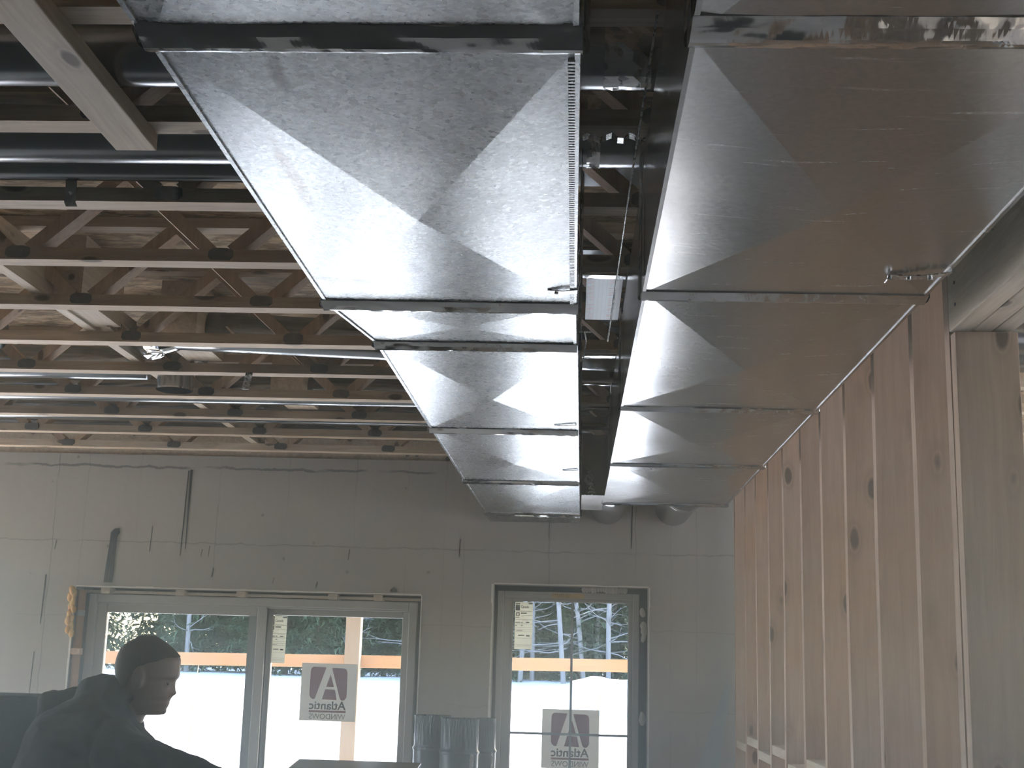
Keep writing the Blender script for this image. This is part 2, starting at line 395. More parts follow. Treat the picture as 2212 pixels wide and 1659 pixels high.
# wall marks: dark membrane strip, long form gap, small slits
k = MB(); k.prism([(-2.597,1.985),(-2.577,1.985),(-2.566,2.20),(-2.583,2.20)], 'y', WY-.006, WY+.002)
k.prism([(-2.572,1.985),(-2.549,1.985),(-2.545,2.20),(-2.563,2.20)], 'y', WY-.006, WY+.002)
k.prism([(-2.583,2.20),(-2.545,2.20),(-2.544,2.235),(-2.530,2.262),(-2.536,2.285),(-2.560,2.283),(-2.580,2.262)], 'y', WY-.006, WY+.002)
k.build('membrane_strip', 'dark', bw)
k = MB(); k.prism([(-2.160,2.62),(-2.149,2.62),(-2.150,2.45),(-2.155,2.18),(-2.158,2.18),(-2.160,2.4)], 'y', WY-.003, WY+.002)
k.prism([(-2.173,2.615),(-2.169,2.615),(-2.175,2.3),(-2.182,2.14),(-2.184,2.14),(-2.178,2.4)], 'y', WY-.003, WY+.002)
for x, z0, z1, w in ((-2.885,2.16,2.21,.006),(-2.925,1.75,2.02,.007),(-2.35,2.16,2.30,.004),(-2.06,2.14,2.18,.005),(-2.02,2.14,2.20,.004),(-1.99,2.03,2.08,.006),(-1.65,2.00,2.035,.005),(-1.41,1.98,2.02,.004),(-.14,2.27,2.54,.004),(.31,2.24,2.52,.007),(-1.24,2.14,2.20,.005),(-.63,2.17,2.27,.005),(-2.95,1.3,1.6,.004)):
    k.prism([(x-w/2, z1), (x+w/2, z1), (x+w*.3-.006, z0), (x-w*.3-.006, z0)], 'y', WY-.002, WY+.002)
k.build('wall_slit', 'dark', bw)
# little green box above the patio opening
MB().prism([(-1.003,1.972),(-.968,1.972),(-.968,1.985),(-.985,1.999),(-1.003,1.985)], 'y', WY-.012, WY).build('form_tie', 'dark', bw)
# unseen side walls with daylight openings
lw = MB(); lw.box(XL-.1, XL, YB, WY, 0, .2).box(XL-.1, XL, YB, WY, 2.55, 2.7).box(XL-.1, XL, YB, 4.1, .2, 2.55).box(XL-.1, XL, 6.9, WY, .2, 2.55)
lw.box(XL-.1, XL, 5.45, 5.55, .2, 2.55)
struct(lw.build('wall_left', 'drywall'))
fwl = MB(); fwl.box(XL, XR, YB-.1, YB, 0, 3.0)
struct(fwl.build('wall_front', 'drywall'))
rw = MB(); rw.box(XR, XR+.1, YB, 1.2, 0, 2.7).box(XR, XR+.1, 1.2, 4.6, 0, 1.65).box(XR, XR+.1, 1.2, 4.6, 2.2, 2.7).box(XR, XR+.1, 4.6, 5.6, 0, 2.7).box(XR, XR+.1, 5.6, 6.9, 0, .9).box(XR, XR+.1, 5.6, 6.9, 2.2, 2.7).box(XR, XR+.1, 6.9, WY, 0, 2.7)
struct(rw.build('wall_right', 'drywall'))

# ---- patio window
def frame_rect(mb, x0, x1, z0, z1, t, y0, y1, tb=None):
    tb = t if tb is None else tb
    mb.box(x0, x0+t, y0, y1, z0, z1); mb.box(x1-t, x1, y0, y1, z0, z1); mb.box(x0+t, x1-t, y0, y1, z1-t, z1); mb.box(x0+t, x1-t, y0, y1, z0, z0+tb)
FY = 7.40   # frame front
def sc_(X, Z, Y=FY): return X * Y / 7.3, 1.62 + (Z - 1.62) * Y / 7.3
w1 = empty('window_1', (0, 0, 0)); w1['kind'] = 'structure'
mb = MB(); frame_rect(mb, -2.70, -.862, .03, 1.925, .045, FY-.02, FY+.12); mb.box(-2.70, -.862, FY+.0, FY+.1, 1.87, 1.89); mb.build('frame', 'pvc', w1, bevel=.004)
mb = MB(); frame_rect(mb, -2.655, -1.70, .07, 1.882, .055, FY+.005, FY+.045); mb.build('sliding_sash', 'pvc', w1, bevel=.004)
mb = MB(); mb.box(-1.752, -1.700, FY-.005, FY+.05, .07, 1.882); mb.build('meeting_stile', 'pvc', w1, bevel=.004)
mb = MB(); frame_rect(mb, -1.72, -.905, .07, 1.882, .045, FY+.055, FY+.095); mb.build('fixed_sash', 'pvc', w1, bevel=.004)
mb = MB(); mb.box(-1.80, -1.755, FY+.012, FY+.04, .12, 1.83); mb.box(-.925, -.905, FY+.06, FY+.09, .12, 1.84); mb.build('edge_spacer', 'spacer', w1)
MB().box(-2.60, -1.80, FY+.022, FY+.026, .12, 1.83).build('glass_pane', 'glass', w1)
MB().box(-1.70, -.925, FY+.072, FY+.076, .11, 1.84).build('glass_pane', 'glass', w1)
# head shims and rough head of the opening
mb = MB().box(PX0, PX1, FY-.02, FY+.1, 1.93, 1.945)
for x in (-2.62,-2.2,-1.86,-1.35,-1.1): mb.box(x, x+.05, WY+.03, FY+.05, 1.925, 1.957)
mb.build('shim', 'board', w1)
# ---- glazed door
d1 = empty('door_1', (0, 0, 0)); d1['kind'] = 'structure'
mb = MB(); frame_rect(mb, -.42, .355, .02, 2.00, .035, FY-.02, FY+.12); mb.build('door_frame', 'pvc', d1, bevel=.004)
mb = MB(); mb.box(-.385,-.338,FY+.0,FY+.045,.05,1.965); mb.box(.300,.320,FY,FY+.045,.05,1.965); mb.box(-.338,.300,FY,FY+.045,1.952,1.965); mb.box(-.338,.3,FY,FY+.045,.05,.25); mb.build('door_leaf', 'pvc', d1, bevel=.003)
mb = MB()
for a in ((-.338,-.332),(.295,.300)): mb.box(a[0],a[1],FY-.004,FY,.25,1.952)
mb.box(-.338,.3,FY-.004,FY,1.946,1.952); mb.build('glazing_bead', 'pvc', d1)
mb = MB(); mb.box(-.016,-.003,FY+.018,FY+.03,.25,1.952)
for z in (1.237, .78): mb.box(-.338,.3,FY+.018,FY+.03,z,z+.012)
mb.build('muntin', 'spacer', d1)
MB().box(-.338, .300, FY+.034, FY+.038, .25, 1.952).build('glass_pane', 'glass', d1)
struct(MB().box(.355, DX1, FY+.02, FY+.12, 0, DZ).box(DX0, -.42, FY+.02, FY+.12, 0, DZ).box(DX0, DX1, FY+.02, FY+.12, 2.0, DZ).build('trim_4', 'dark'))
struct(MB().box(PX0, -2.70, FY+.02, FY+.12, 0, PZ).box(-.862, PX1, FY+.02, FY+.12, 0, PZ).box(PX0, PX1, FY+.03, FY+.12, 1.92, PZ).build('trim_5', 'dark'))
# foam lumps round the door and along the left of the patio opening
def lumps(name, pts, r, mat, label, cat='foam'):
    b = MB()
    for i, p in enumerate(pts):
        b.sphere(Vector(p) + noise.noise_vector(Vector(p)*13)*r*.4, r*(.8+.5*rnd.random()), 10, (1, .8, 1.5))
    o = b.jitter(r*.4, 30).build(name, mat, None, True); tag(o, label, cat); return o
lumps('spray_foam', [(.372,WY+.04,1.90),(.374,WY+.04,1.83),(.376,WY+.04,1.80),(.373,WY+.04,1.76)], .018, 'pale_foam', 'pale foam blob in the gap right of the door frame, near its top')
lumps('spray_foam', [(.373,WY+.04,1.36),(.373,WY+.04,1.345),(.373,WY+.04,1.33)], .016, 'pale_foam', 'small pale foam blob low in the gap right of the door frame')
lumps('spray_foam', [(.05+.016*i,WY+.05,2.015) for i in range(15)], .011, 'pale_foam', 'line of pale foam squeezed out above the door frame')
lumps('spray_foam', [(-2.760+.012*math.sin(i*2.3),WY-.010-.006*math.cos(i*1.9),1.935-.0165*i) for i in range(15)], .015, 'foam', 'golden lumpy spray foam at the upper left corner of the patio window')
t = empty('drain_pipe', (-2.725, WY+.03, 0), 'orange-brown vertical pipe left of the patio window, beside the spray foam', 'pipe')
MB().tube([(0,0,0),(0,0,1.0),(.002,0,1.94)], .022, 20).build('pipe_tube', 'brown_pipe', t, True)
MB().tube([(0,0,1.59),(0,0,1.625)], .032, 20).box(-.04,.03,-.03,-.018,1.595,1.62).build('pipe_clamp', 'clamp', t)
MB().tube([(0,0,1.80),(0,0,1.83)], .027, 20).build('coupling', 'spacer', t)

# ------------------------------------------------------------------ stickers and labels
def maker_sticker(x0, z0, y, label, s=.306*1.012):
    t = empty('window_sticker', (0,0,0), label, 'sticker', 'window maker stickers')
    k = s / 1120
    def P(u, v): return (x0 + (u - 105 + (v-300)*.066)*k, z0 + s - (v - 300)*k)
    MB().box(x0, x0+s, y, y+.001, z0, z0+s).build('sticker_paper', 'paper', t)
    b = MB()
    for pl in ([(340,370),(595,378),(350,998),(300,998),(262,965),(243,920),(280,440),(300,395)],
               [(708,385),(950,388),(995,410),(1016,460),(990,950),(950,1005),(900,1018),(868,1000),(850,960)],
               [(680,510),(742,760),(585,755)], [(565,805),(760,808),(790,1010),(497,1002)]):
        b.prism([P(*q) for q in pl], 'y', y-.0012, y-.0002)
    b.build('emblem', 'red', t)
    a = P(232,1200); c = P(970,1200)
    text_mesh('Atlantic', c[0]-a[0], 165*k, True, 'grey_ink', 'sticker_text', a[0], a[1], y-.0006, t, .02)
    a = P(228,1255); c = P(968,1255)
    MB().box(a[0], c[0], y-.0012, y-.0002, a[1], a[1]+38*k).build('underline', 'red', t)
    a = P(232,1385); c = P(955,1385)
    text_mesh('WINDOWS', c[0]-a[0], 105*k, True, 'grey_ink', 'sticker_text', a[0], a[1], y-.0006, t)
    return t
maker_sticker(-1.500, 1.271, FY+.069, 'square grey sticker with red A emblem on the sliding patio window glass')
maker_sticker(-.163, 1.064, FY+.030, 'square grey sticker with red A emblem on the glazed door pane')
def energy_label(x0, x1, z0, z1, y, label, skew=0):
    t = empty('energy_label', (0,0,0), label, 'label', 'energy rating labels on the glass')
    w, h = x1-x0, z1-z0
    MB().prism([(x0, z1), (x1, z1), (x1-.1*skew*w, z0), (x0+skew*w, z0)], 'y', y, y+.001).build('label_paper', 'label', t)
    def X(u, v): return x0 + w*(u + skew*(1-v)*(.9-u))
    b = MB()
    for (u0,u1,v0,v1) in ((.03,.28,.955,.98),(.75,.97,.955,.98),(.03,.27,.82,.94),(.03,.97,.80,.808),(.06,.12,.70,.775),(.2,.26,.70,.775),(.06,.26,.76,.78),(.06,.26,.70,.71),(.33,.66,.75,.775),(.33,.97,.715,.719),(.33,.55,.69,.693),(.03,.25,.665,.675),(.03,.97,.625,.631),(.4,.97,.605,.608),(.03,.30,.555,.575),(.35,.45,.555,.575),(.62,.82,.555,.575),(.03,.97,.53,.537),(.03,.12,.49,.51),(.35,.45,.49,.51),(.03,.97,.455,.459),(.03,.97,.41,.414),(.1,.45,.385,.395),(.03,.97,.37,.374),(.2,.55,.28,.30),(.66,.86,.27,.30),(.03,.97,.23,.234),(.03,.97,.10,.104),(.03,.97,.075,.079),(.03,.97,.045,.049)):
        b.prism([(X(u0,v1), z0+h*v1), (X(u1,v1), z0+h*v1), (X(u1,v0), z0+h*v0), (X(u0,v0), z0+h*v0)], 'y', y-.0009, y-.0002)
    b.build('printed_lines', 'grey_ink', t)
    text_mesh('Canada', w*.45, h*.06, False, 'grey_ink', 'label_text', x0+w*.33, z0+h*.87, y-.0006, t, .015)
    return t
energy_label(-1.698, -1.598, 1.575, 1.833, FY+.069, 'narrow white energy label tapering downwards on the patio window glass', .2)
energy_label(-.325, -.228, 1.688, 1.943, FY+.030, 'narrow white energy label in the upper left corner of the door glass')
t = empty('masking_tape', (0,0,0), 'piece of yellow masking tape with pencilled writing on top of door frame', 'tape')
MB().box(-.125, .054, FY-.0215, FY-.0203, 1.967, 1.993).build('tape_strip', 'tape', t)
text_mesh('Wrap', .07, .010, False, 'ink', 'handwriting', -.095, 1.969, FY-.0218, t)
b = MB(); q = random.Random(2)
for i in range(9):
    x = -.12 + i*.0115; b.box(x, x+.0022, FY-.0222, FY-.0216, 1.9815, 1.9815+.004+.005*q.random()); b.box(x, x+.007, FY-.0222, FY-.0216, 1.982+.004*q.random(), 1.9842+.004*q.random()+.002)
b.build('handwriting', 'ink', t)

# ------------------------------------------------------------------ floor trusses
TF = [2.13 + .497*k for k in range(-5, 11)]      # far edge of each bottom chord
NODES = [-1.60 + .585*k for k in range(-10, 9)]
CH, CW = .036, .064
def make_truss():
    t = empty('floor_truss', (0,0,0))
    MB().box(XL+.02, XR-.02, -CW, 0, 0, CH).jitter(.0012, 3).build('bottom_chord', 'truss', t)
    MB().box(XL+.02, XR-.02, -CW, 0, .264, .298).build('top_chord', 'truss', t)
    for x in NODES:
        for s in (-1, 1):
            if x + s*.27 < XL or x + s*.27 > XR: continue
            dx, dz = s*(.2925-.03), .236; L = math.hypot(dx, dz); nx, nz = -dz/L*.019, dx/L*.019
            ax, az = x + s*.03, CH-.004; bx, bz = ax+dx, az+dz
            MB().prism([(ax+nx, az+nz), (bx+nx, bz+nz), (bx-nx, bz-nz), (ax-nx, az-nz)], 'y', -CW+.001, -.001).build('web', 'web', t)
        g = MB(); w = .036 + .008*noise.noise(Vector((x*5, 1, 1)))
        g.prism([(x-w,.014),(x-w*.8,.006),(x+w*.7,.005),(x+w,.016),(x+w*.95,.034),(x+w*.5,.040),(x-w*.6,.040),(x-w*.95,.032)], 'y', -CW-.0022, -CW+.0002).build('gusset_plate', 'gusset', t)
    return t
proto = make_truss()
for i, y in enumerate(TF):
    o = proto if i == 0 else copy_tree(proto)
    o.location = (0 if i == 0 else .0, y, 2.70)
    o['category'] = 'truss'; o['group'] = 'open-web floor trusses of the ceiling'
    n = len(TF) - 1 - i
    o['label'] = ('open-web wooden floor truss right against the far concrete wall' if n == 0 else
                  'open-web wooden floor truss, %s one out from the far concrete wall' % ORD[n])
# braces running along the room through and under the trusses
tag(MB().prism([(-.993,2.662),(-.905,2.662),(-.905,2.699),(-.993,2.699)], 'y', -1.5, 2.63).build('brace_board', 'board', bevel=.002),
    'rough two by four nailed under the trusses at upper left, ending in mid air', 'board')
tag(MB().box(-1.765, -1.727, 1.2, 7.2, 2.738, 2.876).build('strongback', 'board'), 'long board on edge threaded through the truss webs at left', 'board')
tag(MB().box(-2.02, -2.00, 2.9, 4.05, 2.742, 2.95).build('plywood_panel', 'board'), 'wide pale board standing within the trusses at far left', 'board')
for x, y, lb in ((-1.47, 4.86, 'short wooden block between trusses behind the round duct boot'), (-1.28, 5.86, 'short wooden block between trusses, above and right of the duct boot'), (-1.70, 4.33, 'upright wooden block beside the long board on edge')):
    tag(MB().box(x-.07, x+.07, y-.2, y+.19, 2.745, 2.96).build('blocking', 'board'), lb, 'wood block')

# ------------------------------------------------------------------ ducts
def foil_band(name, x0, x1, y, z, w, h, parent, seed=0, side=None, ztop=None, amp=.0013):
    prof = [(-.5, .0), (-.46, -.22), (-.2, -.62), (.10, -.96), (.20, -1.0), (.34, -.80), (.50, -.52), (.52, 0)]
    nx = 90; b = MB(); rows = []
    for i in range(nx+1):
        x = x0 + (x1-x0)*i/nx; r = []
        for j, (u, v) in enumerate(prof):
            q = noise.noise(Vector((x*9+seed, j*.7, seed))); q2 = noise.noise(Vector((x*35+seed, j*1.9, seed+5)))
            r.append((x, y + u*w + amp*q*1.6, z - .0006 + v*h + (0 if j in (0, len(prof)-1) else amp*(q*.7+q2*.6))))
        rows.append(r)
    vs = [[b.b.verts.new(Vector(p)) for p in r] for r in rows]
    for A, B in zip(vs, vs[1:]):
        for j in range(len(prof)-1): b.b.faces.new((A[j], A[j+1], B[j+1], B[j]))
    # wrap up the two sides of the duct
    for xs, s in ((x0, -1), (x1, 1)):
        rs = []
        for i in range(13):
            zz = z - h*.5 + (ztop-z+h*.5)*i/12; r = []
            for j, (u, v) in enumerate(prof):
                q = noise.noise(Vector((s*3+seed, j*.7, zz*20)))
                r.append((xs - s*v*h*.5 + s*.001 + s*amp*.7*q*(0 if j in (0, 7) else 1), y + u*w, zz))
            rs.append([b.b.verts.new(Vector(p)) for p in r])
        for A, B in zip(rs, rs[1:]):
            for j in range(len(prof)-1): b.b.faces.new((A[j], A[j+1], B[j+1], B[j]))
    return b.build(name, 'foil', parent)
def duct_section(parent, x0a, x1a, y0, x0b, x1b, y1, z, h, mat, bulge=.009, far_end=False):
    b = MB()
    cA = [(x0a,y0,z),(x1a,y0,z),(x1b,y1,z),(x0b,y1,z)]
    c = Vector(((x0a+x1a+x0b+x1b)/4, (y0+y1)/2, z-bulge))
    V = [b.b.verts.new(Vector(p)) for p in cA]; T = [b.b.verts.new(Vector((p[0],p[1],z+h))) for p in cA]; cv = b.b.verts.new(c)
    for i in range(4): b.b.faces.new((V[i], V[(i+1)%4], cv))
    for i, (a, bb) in enumerate(((3,0),(1,2))):
        mid = b.b.verts.new((V[a].co + T[bb].co)/2 + Vector((-.004 if i == 0 else .004, 0, 0)))
        ring = [V[a], V[bb], T[bb], T[a]]
        for k in range(4): b.b.faces.new((ring[k], ring[(k+1)%4], mid))
    b.b.faces.new(T)
    if far_end: b.b.faces.new((V[3], V[2], T[2], T[3]))
    o = b.build('duct_section', mat, parent)
    # folded corner seams
    MB().prism([(x0a-.003,y0),(x0a+.004,y0),(x0b+.004,y1),(x0b-.003,y1)], 'z', z-.003, z+.001).build('corner_seam', mat, o)
    MB().prism([(x1a-.004,y0),(x1a+.003,y0),(x1b+.003,y1),(x1b-.004,y1)], 'z', z-.003, z+.001).build('corner_seam', mat, o)
    return o
DZ_, DH = 2.367, .300
A = empty('rectangular_duct', (0,0,0), 'long spangled galvanised duct with a step down in width, left of the pair', 'duct', 'galvanised trunk ducts under the trusses')
ys = [-2.15, -.92, .305, 1.53, 2.745]
for i in range(4):
    duct_section(A, -.541, -.008, ys[i], -.545, -.010, ys[i+1], DZ_, DH, 'duct_a', .021)
duct_section(A, -.547, -.011, 2.745, -.490, -.009, 3.10, DZ_, DH, 'duct_a', .008)
for a, b, xa, xb in ((3.10, 4.31, -.489, -.482), (4.31, 5.58, -.482, -.474), (5.58, 6.82, -.474, -.463)):
    duct_section(A, xa, -.006+.006*(a-3.1), a, xb, -.006+.006*(b-3.1), b, DZ_, DH, 'duct_a', .021)
duct_section(A, -.463, .016, 6.82, -.463, .018, 7.26, DZ_, DH, 'duct_a', .002, True)
for i, (y, w, x0, x1) in enumerate(((-.92,.06,-.545,-.006),(.305,.06,-.545,-.006),(1.497,.066,-.546,-.002),(2.745,.055,-.552,-.004),(3.11,.05,-.494,-.004),(4.31,.05,-.488,.003),(5.575,.045,-.479,.010),(6.82,.05,-.468,.021))):
    foil_band('seam_tape', x0, x1, y, DZ_, w, .016, A, i*3.1, ztop=DZ_+DH)
b = MB()
for i in range(120):
    y = 1.56 + i*.0098; b.box(-.0205, -.0115, y, y+.0055, DZ_-.0045, DZ_+.001)
b.build('lock_seam', 'duct_a', A)
B = empty('rectangular_duct', (0,0,0), 'long smooth galvanised duct right of the pair, beside the stud wall', 'duct', 'galvanised trunk ducts under the trusses')
ys = [-2.15, -.92, .28, 1.50, 2.635, 3.87, 5.01, 6.27]
for i in range(7):
    duct_section(B, .132, .684+.003*i, ys[i], .130, .687+.003*i, ys[i+1], DZ_, DH, 'duct_b', .022, i == 6)
for i, (y, w) in enumerate(((-.92,.06),(.28,.06),(1.475,.078),(2.645,.058),(3.878,.035),(5.015,.035),(6.27,.03))):
    foil_band('seam_tape', .126, .693+.003*i, y, DZ_, w, .011, B, 40+i*2.7, ztop=DZ_+DH)
for x, lb in ((.17, 0), (.53, 0)):
    MB().tube([(x,6.26,DZ_+.10),(x,6.42,DZ_+.095),(x,6.60,DZ_+.10),(x,7.28,DZ_+.10)], .10, 28).build('round_takeoff', 'pipe', B, True)
MB().tube([(.53,6.5,DZ_+.095),(.53,6.56,DZ_+.095)], [.104,.105], 28).build('collar_tape', 'foil', B, True)
# crossing duct closing the gap between both runs at the far end
tag(MB().box(.024, .128, 6.02, 6.62, DZ_+.002, DZ_+.28).build('crossover_duct', 'duct_b'), 'short dull duct piece filling the far end of the gap between both ducts', 'duct')
# straps and clips under the ducts
t = empty('duct_strap', (0,0,0), 'dark slotted strap end folded under the left duct near its second taped seam', 'strap', 'straps folded under the ducts')
MB().strip([(-.066,2.618,DZ_-.006),(-.035,2.618,DZ_-.008),(-.006,2.618,DZ_-.005),(.0,2.618,DZ_+.02),(.0,2.618,DZ_+.3)], .026, .002, (0,1,0)).build('strap_band', 'strap', t)
MB().tube([(-.048,2.618,DZ_-.0105),(-.048,2.618,DZ_-.006)], .004, 10).build('screw', 'gusset', t)
t = empty('duct_strap', (0,0,0), 'bent metal strap with three screws under the right duct beside the post', 'strap', 'straps folded under the ducts')
MB().strip([(.580,2.461,DZ_-.020),(.586,2.461,DZ_-.010),(.62,2.458,DZ_-.013),(.66,2.452,DZ_-.012),(.697,2.446,DZ_-.008),(.700,2.444,DZ_+.03),(.700,2.443,DZ_+.3)], .024, .002, (0,1,0)).build('strap_band', 'strap', t)
for x in (.586,.622,.662): MB().tube([(x,2.457,DZ_-.018),(x,2.457,DZ_-.010)], .0045, 10).build('screw', 'strap', t)
for x0, x1, y, xe, lb in ((-.075, -.006, 4.18, .003, 'short dark strap end under the left duct at its fourth taped seam, gap side'),
                          (-.055, .004, 5.19, .012, 'short dark strap end under the left duct, gap side, between fourth and fifth seams'),
                          (-.455, -.475, 5.25, -.481, 'tiny dark strap end at the outer left edge of the stepped duct')):
    t = empty('duct_strap', (0,0,0), lb, 'strap', 'straps folded under the ducts')
    MB().strip([(x0,y,DZ_-.008),((x0+x1)/2,y,DZ_-.009),(x1,y,DZ_-.006),(xe,y,DZ_+.02),(xe,y,DZ_+.3)], .026, .002, (0,1,0)).build('strap_band', 'strap', t)
# thin hanger wires in the gap
for pts, lb in ((((.118,2.0,2.66),(.10,2.7,2.60),(.075,3.4,2.45)), 'thin wire hanging in the gap beside the right duct'), (((.012,3.1,2.4),(.02,3.6,2.5),(.014,4.3,2.6)), 'thin wire along the gap side of the left duct')):
    tag(MB().tube(pts, .0022, 8).build('hanger_wire', 'strap', None, True), lb, 'wire')

# ------------------------------------------------------------------ round pipes lying in the joist cavities
def pipe(p0, p1, r, label, tapes=()):
    t = empty('round_duct', p0, label, 'pipe', 'round ducts lying between the trusses')
    d = Vector(p1) - Vector(p0)
    MB().tube([Vector((0,0,0)) + d*k/6 for k in range(7)], r, 36).build('pipe_body', 'pipe', t, True)
    for f, w in tapes:
        n_ = 9; pts = [d*f + d.normalized()*w*(k/n_-.5) for k in range(n_+1)]
        MB().tube(pts, [r*1.012]*(n_+1), 30, False).jitter(r*.035, 40, f*10).build('seam_tape', 'foil', t)
    return t
pipe((-4.5,2.375,2.782), (3.3,2.385,2.782), .080, 'nearest round duct crossing the ceiling, with crumpled foil tape between the trunk ducts', ((.592,.16),(.612,.05)))
pipe((-4.5,2.82,2.792), (3.3,2.82,2.792), .080, 'second round duct crossing the ceiling, behind the end of the hanging board', ((.58,.03),))
pipe((-4.5,3.005,2.776), (-.2,3.01,2.776), .040, 'thin round duct right behind the second crossing duct')
pipe((-1.55,4.83,2.815), (.3,5.0,2.79), .075, 'shiny round duct running right from the foil elbow, left of the trunk duct')
pipe((-4.5,4.82,2.80), (-2.2,4.82,2.80), .07, 'round duct in shade between trusses at the left, level with the elbow')
pipe((-4.5,5.36,2.80), (-1.8,5.36,2.80), .07, 'dim round duct at left, ending short of the round boot')
pipe((-4.5,5.86,2.80), (.6,5.84,2.795), .07, 'dim round duct one truss bay beyond the round boot')
pipe((-4.5,6.36,2.80), (.6,6.36,2.80), .07, 'farthest round duct but one, before the concrete wall')
pipe((-4.5,6.86,2.80), (.6,6.86,2.80), .06, 'farthest round duct, in the last truss bay before the concrete wall')
# foil elbow and duct boot with collar
t = empty('foil_elbow', (-1.62,4.85,2.81), 'crumpled foil elbow at the left end of the shiny round duct', 'duct elbow')
MB().tube([(.10,0,0),(.05,0,.0),(0,.02,.0),(-.04,.08,.0),(-.05,.15,.0)], .078, 24).jitter(.02, 16).build('elbow_body', 'foil', t)
t = empty('duct_boot', (-1.672,5.33,2.68), 'round galvanised duct boot hanging below the trusses at left', 'duct boot')
MB().tube([(0,0,0),(0,0,.07),(0,0,.13)], .073, 36, False).build('collar', 'pipe', t, True)
MB().tube([(0,0,.001),(0,0,.006)], .075, 36, False).build('rim', 'foil', t, True)
MB().box(-.10,.10,-.11,.11,.13,.22).build('boot_box', 'duct_b', t)
tag(MB().box(.018, .122, 3.63, 4.11, 2.693, 2.6965).build('cavity_panel', 'wrap'), 'white panning board with red print covering one truss bay between the ducts', 'panel')
tag(MB().box(-.0, .13, 3.585, 3.622, 2.684, 2.692).jitter(.004, 30).build('foil_strip', 'foil'), 'crumpled foil strip on the near edge of the printed board', 'foil tape')
tag(MB().strip([(.0+.012*i, 2.60+.004*math.sin(i*2.1), 2.688+.006*math.sin(i*1.7)) for i in range(12)], .03, .0015, (0,1,0)).build('perforated_strap', 'strap'), 'bent bright perforated strap crossing the gap between the ducts', 'strap')
for i, (y, z, lb) in enumerate(((4.62,2.69,'bright foil taped edge across the gap, just beyond the printed board'),(5.10,2.69,'crumpled foil taped edge across the gap, second beyond the printed board'),(5.62,2.69,'foil taped edge across the gap, third beyond the printed board'))):
    tag(MB().box(.0, .13, y-.04, y, z-.006, z).jitter(.003, 40, i).build('foil_strip', 'foil'), lb, 'foil tape')
for y0, y1, lb in ((4.13,4.56,'dark sheet metal panning bay beyond the printed board'),(4.63,5.05,'second dark sheet metal panning bay beyond the printed board'),(5.13,5.55,'third dark sheet metal panning bay beyond the printed board'),(5.63,6.0,'fourth dark sheet metal panning bay beyond the printed board'),(3.13,3.54,'dark sheet metal panning bay nearer than the printed board')):
    tag(MB().box(-.6, .8, y0, y1, 2.93, 2.932).build('panning_sheet', 'pipe'), lb, 'sheet metal')
# hanging straps at left
t = empty('perforated_strap', (0,0,0), 'loose perforated steel strap curling down to a truss chord at upper left', 'strap')
MB().strip([(-1.55,2.86,2.97),(-1.47,2.9,2.885),(-1.402,2.95,2.828),(-1.338,3.0,2.783),(-1.29,3.03,2.757),(-1.258,3.042,2.748)], .024, .0018, (.35,1,0)).build('strap_curl', 'strap', t)
MB().strip([(-1.254,3.044,2.752),(-1.252,3.044,2.72),(-1.252,3.043,2.69),(-1.250,3.052,2.683)], .028, .002, (1,0,0)).build('strap_drop', 'gusset', t)
MB().tube([(-1.252,3.038,2.712),(-1.252,3.044,2.712)], .005, 10).build('screw', 'strap', t)
t = empty('perforated_strap', (0,0,0), 'grey perforated strap hanging down a truss chord right of the duct boot', 'strap')
MB().strip([(-1.285,5.06,2.735),(-1.292,5.045,2.69),(-1.301,5.04,2.632)], .028, .002, (1,0,0)).build('strap_drop', 'strap', t)
for z in (2.655,2.675): MB().tube([(-1.298,5.034,z),(-1.298,5.042,z)], .004, 10).build('screw', 'gusset', t)
t = empty('perforated_strap', (0,0,0), 'short bright strap end beside the foil elbow', 'strap')
MB().strip([(-1.272,4.6,2.775),(-1.25,4.6,2.752),(-1.228,4.6,2.735)], .03, .0018, (0,1,.3)).build('strap_end', 'plaster', t)
# thin wires at the web tops near the left duct
for i, (y, lb) in enumerate(((2.52,'thin cable slanting down beside the left duct, nearest'),(3.02,'thin cable slanting down beside the left duct, second nearest'),(3.52,'thin cable slanting down beside the left duct, third nearest'))):
    tag(MB().tube([(-.80,y-.1,2.93),(-.70,y,2.80),(-.62,y+.08,2.72)], .003, 8).build('cable', 'board', None, True), lb, 'cable')

# ------------------------------------------------------------------ stud wall, post, beam
SX = .835
SY = [7.085, 6.655, 6.255, 5.835, 5.425, 4.995, 4.58, 4.165, 3.755, 3.325]
def stud(y, z1, label, dx=0.0):
    b = MB(); n_ = 26; seed = y*7
    rings = []
    for i in range(n_+1):
        z = .04 + (z1-.04)*i/n_; w = .0035*noise.noise(Vector((seed, z*1.3, 0))); w2 = .003*noise.noise(Vector((seed, z*1.6, 4)))
        rings.append([(SX+dx+w, y-.038+w2, z), (SX+dx+.14, y-.038+w2, z), (SX+dx+.14, y+w2, z), (SX+dx+w, y+w2, z)])
    b.rings(rings); o = b.build('wall_stud', 'stud'); tag(o, label, 'stud', 'studs of the right-hand wall'); return o
for i, y in enumerate(SY):
    stud(y, 2.66, ('vertical wall stud nearest the concrete wall' if i == 0 else 'vertical wall stud, %s counted from the concrete wall' % ORD[i]), rnd.uniform(-.002,.002))
stud(2.993, 2.66, 'tall stud right behind the post under the beam', -.001)
tag(MB().box(SX, SX+.14, 3.0-.05, WY, 0, .04).build('bottom_plate', 'board'), 'wooden bottom plate under the wall studs', 'plate')
tag(MB().box(SX, SX+.14, 2.97, WY, 2.66, 2.699).build('top_plate', 'board'), 'wooden top plate over the wall studs', 'plate')
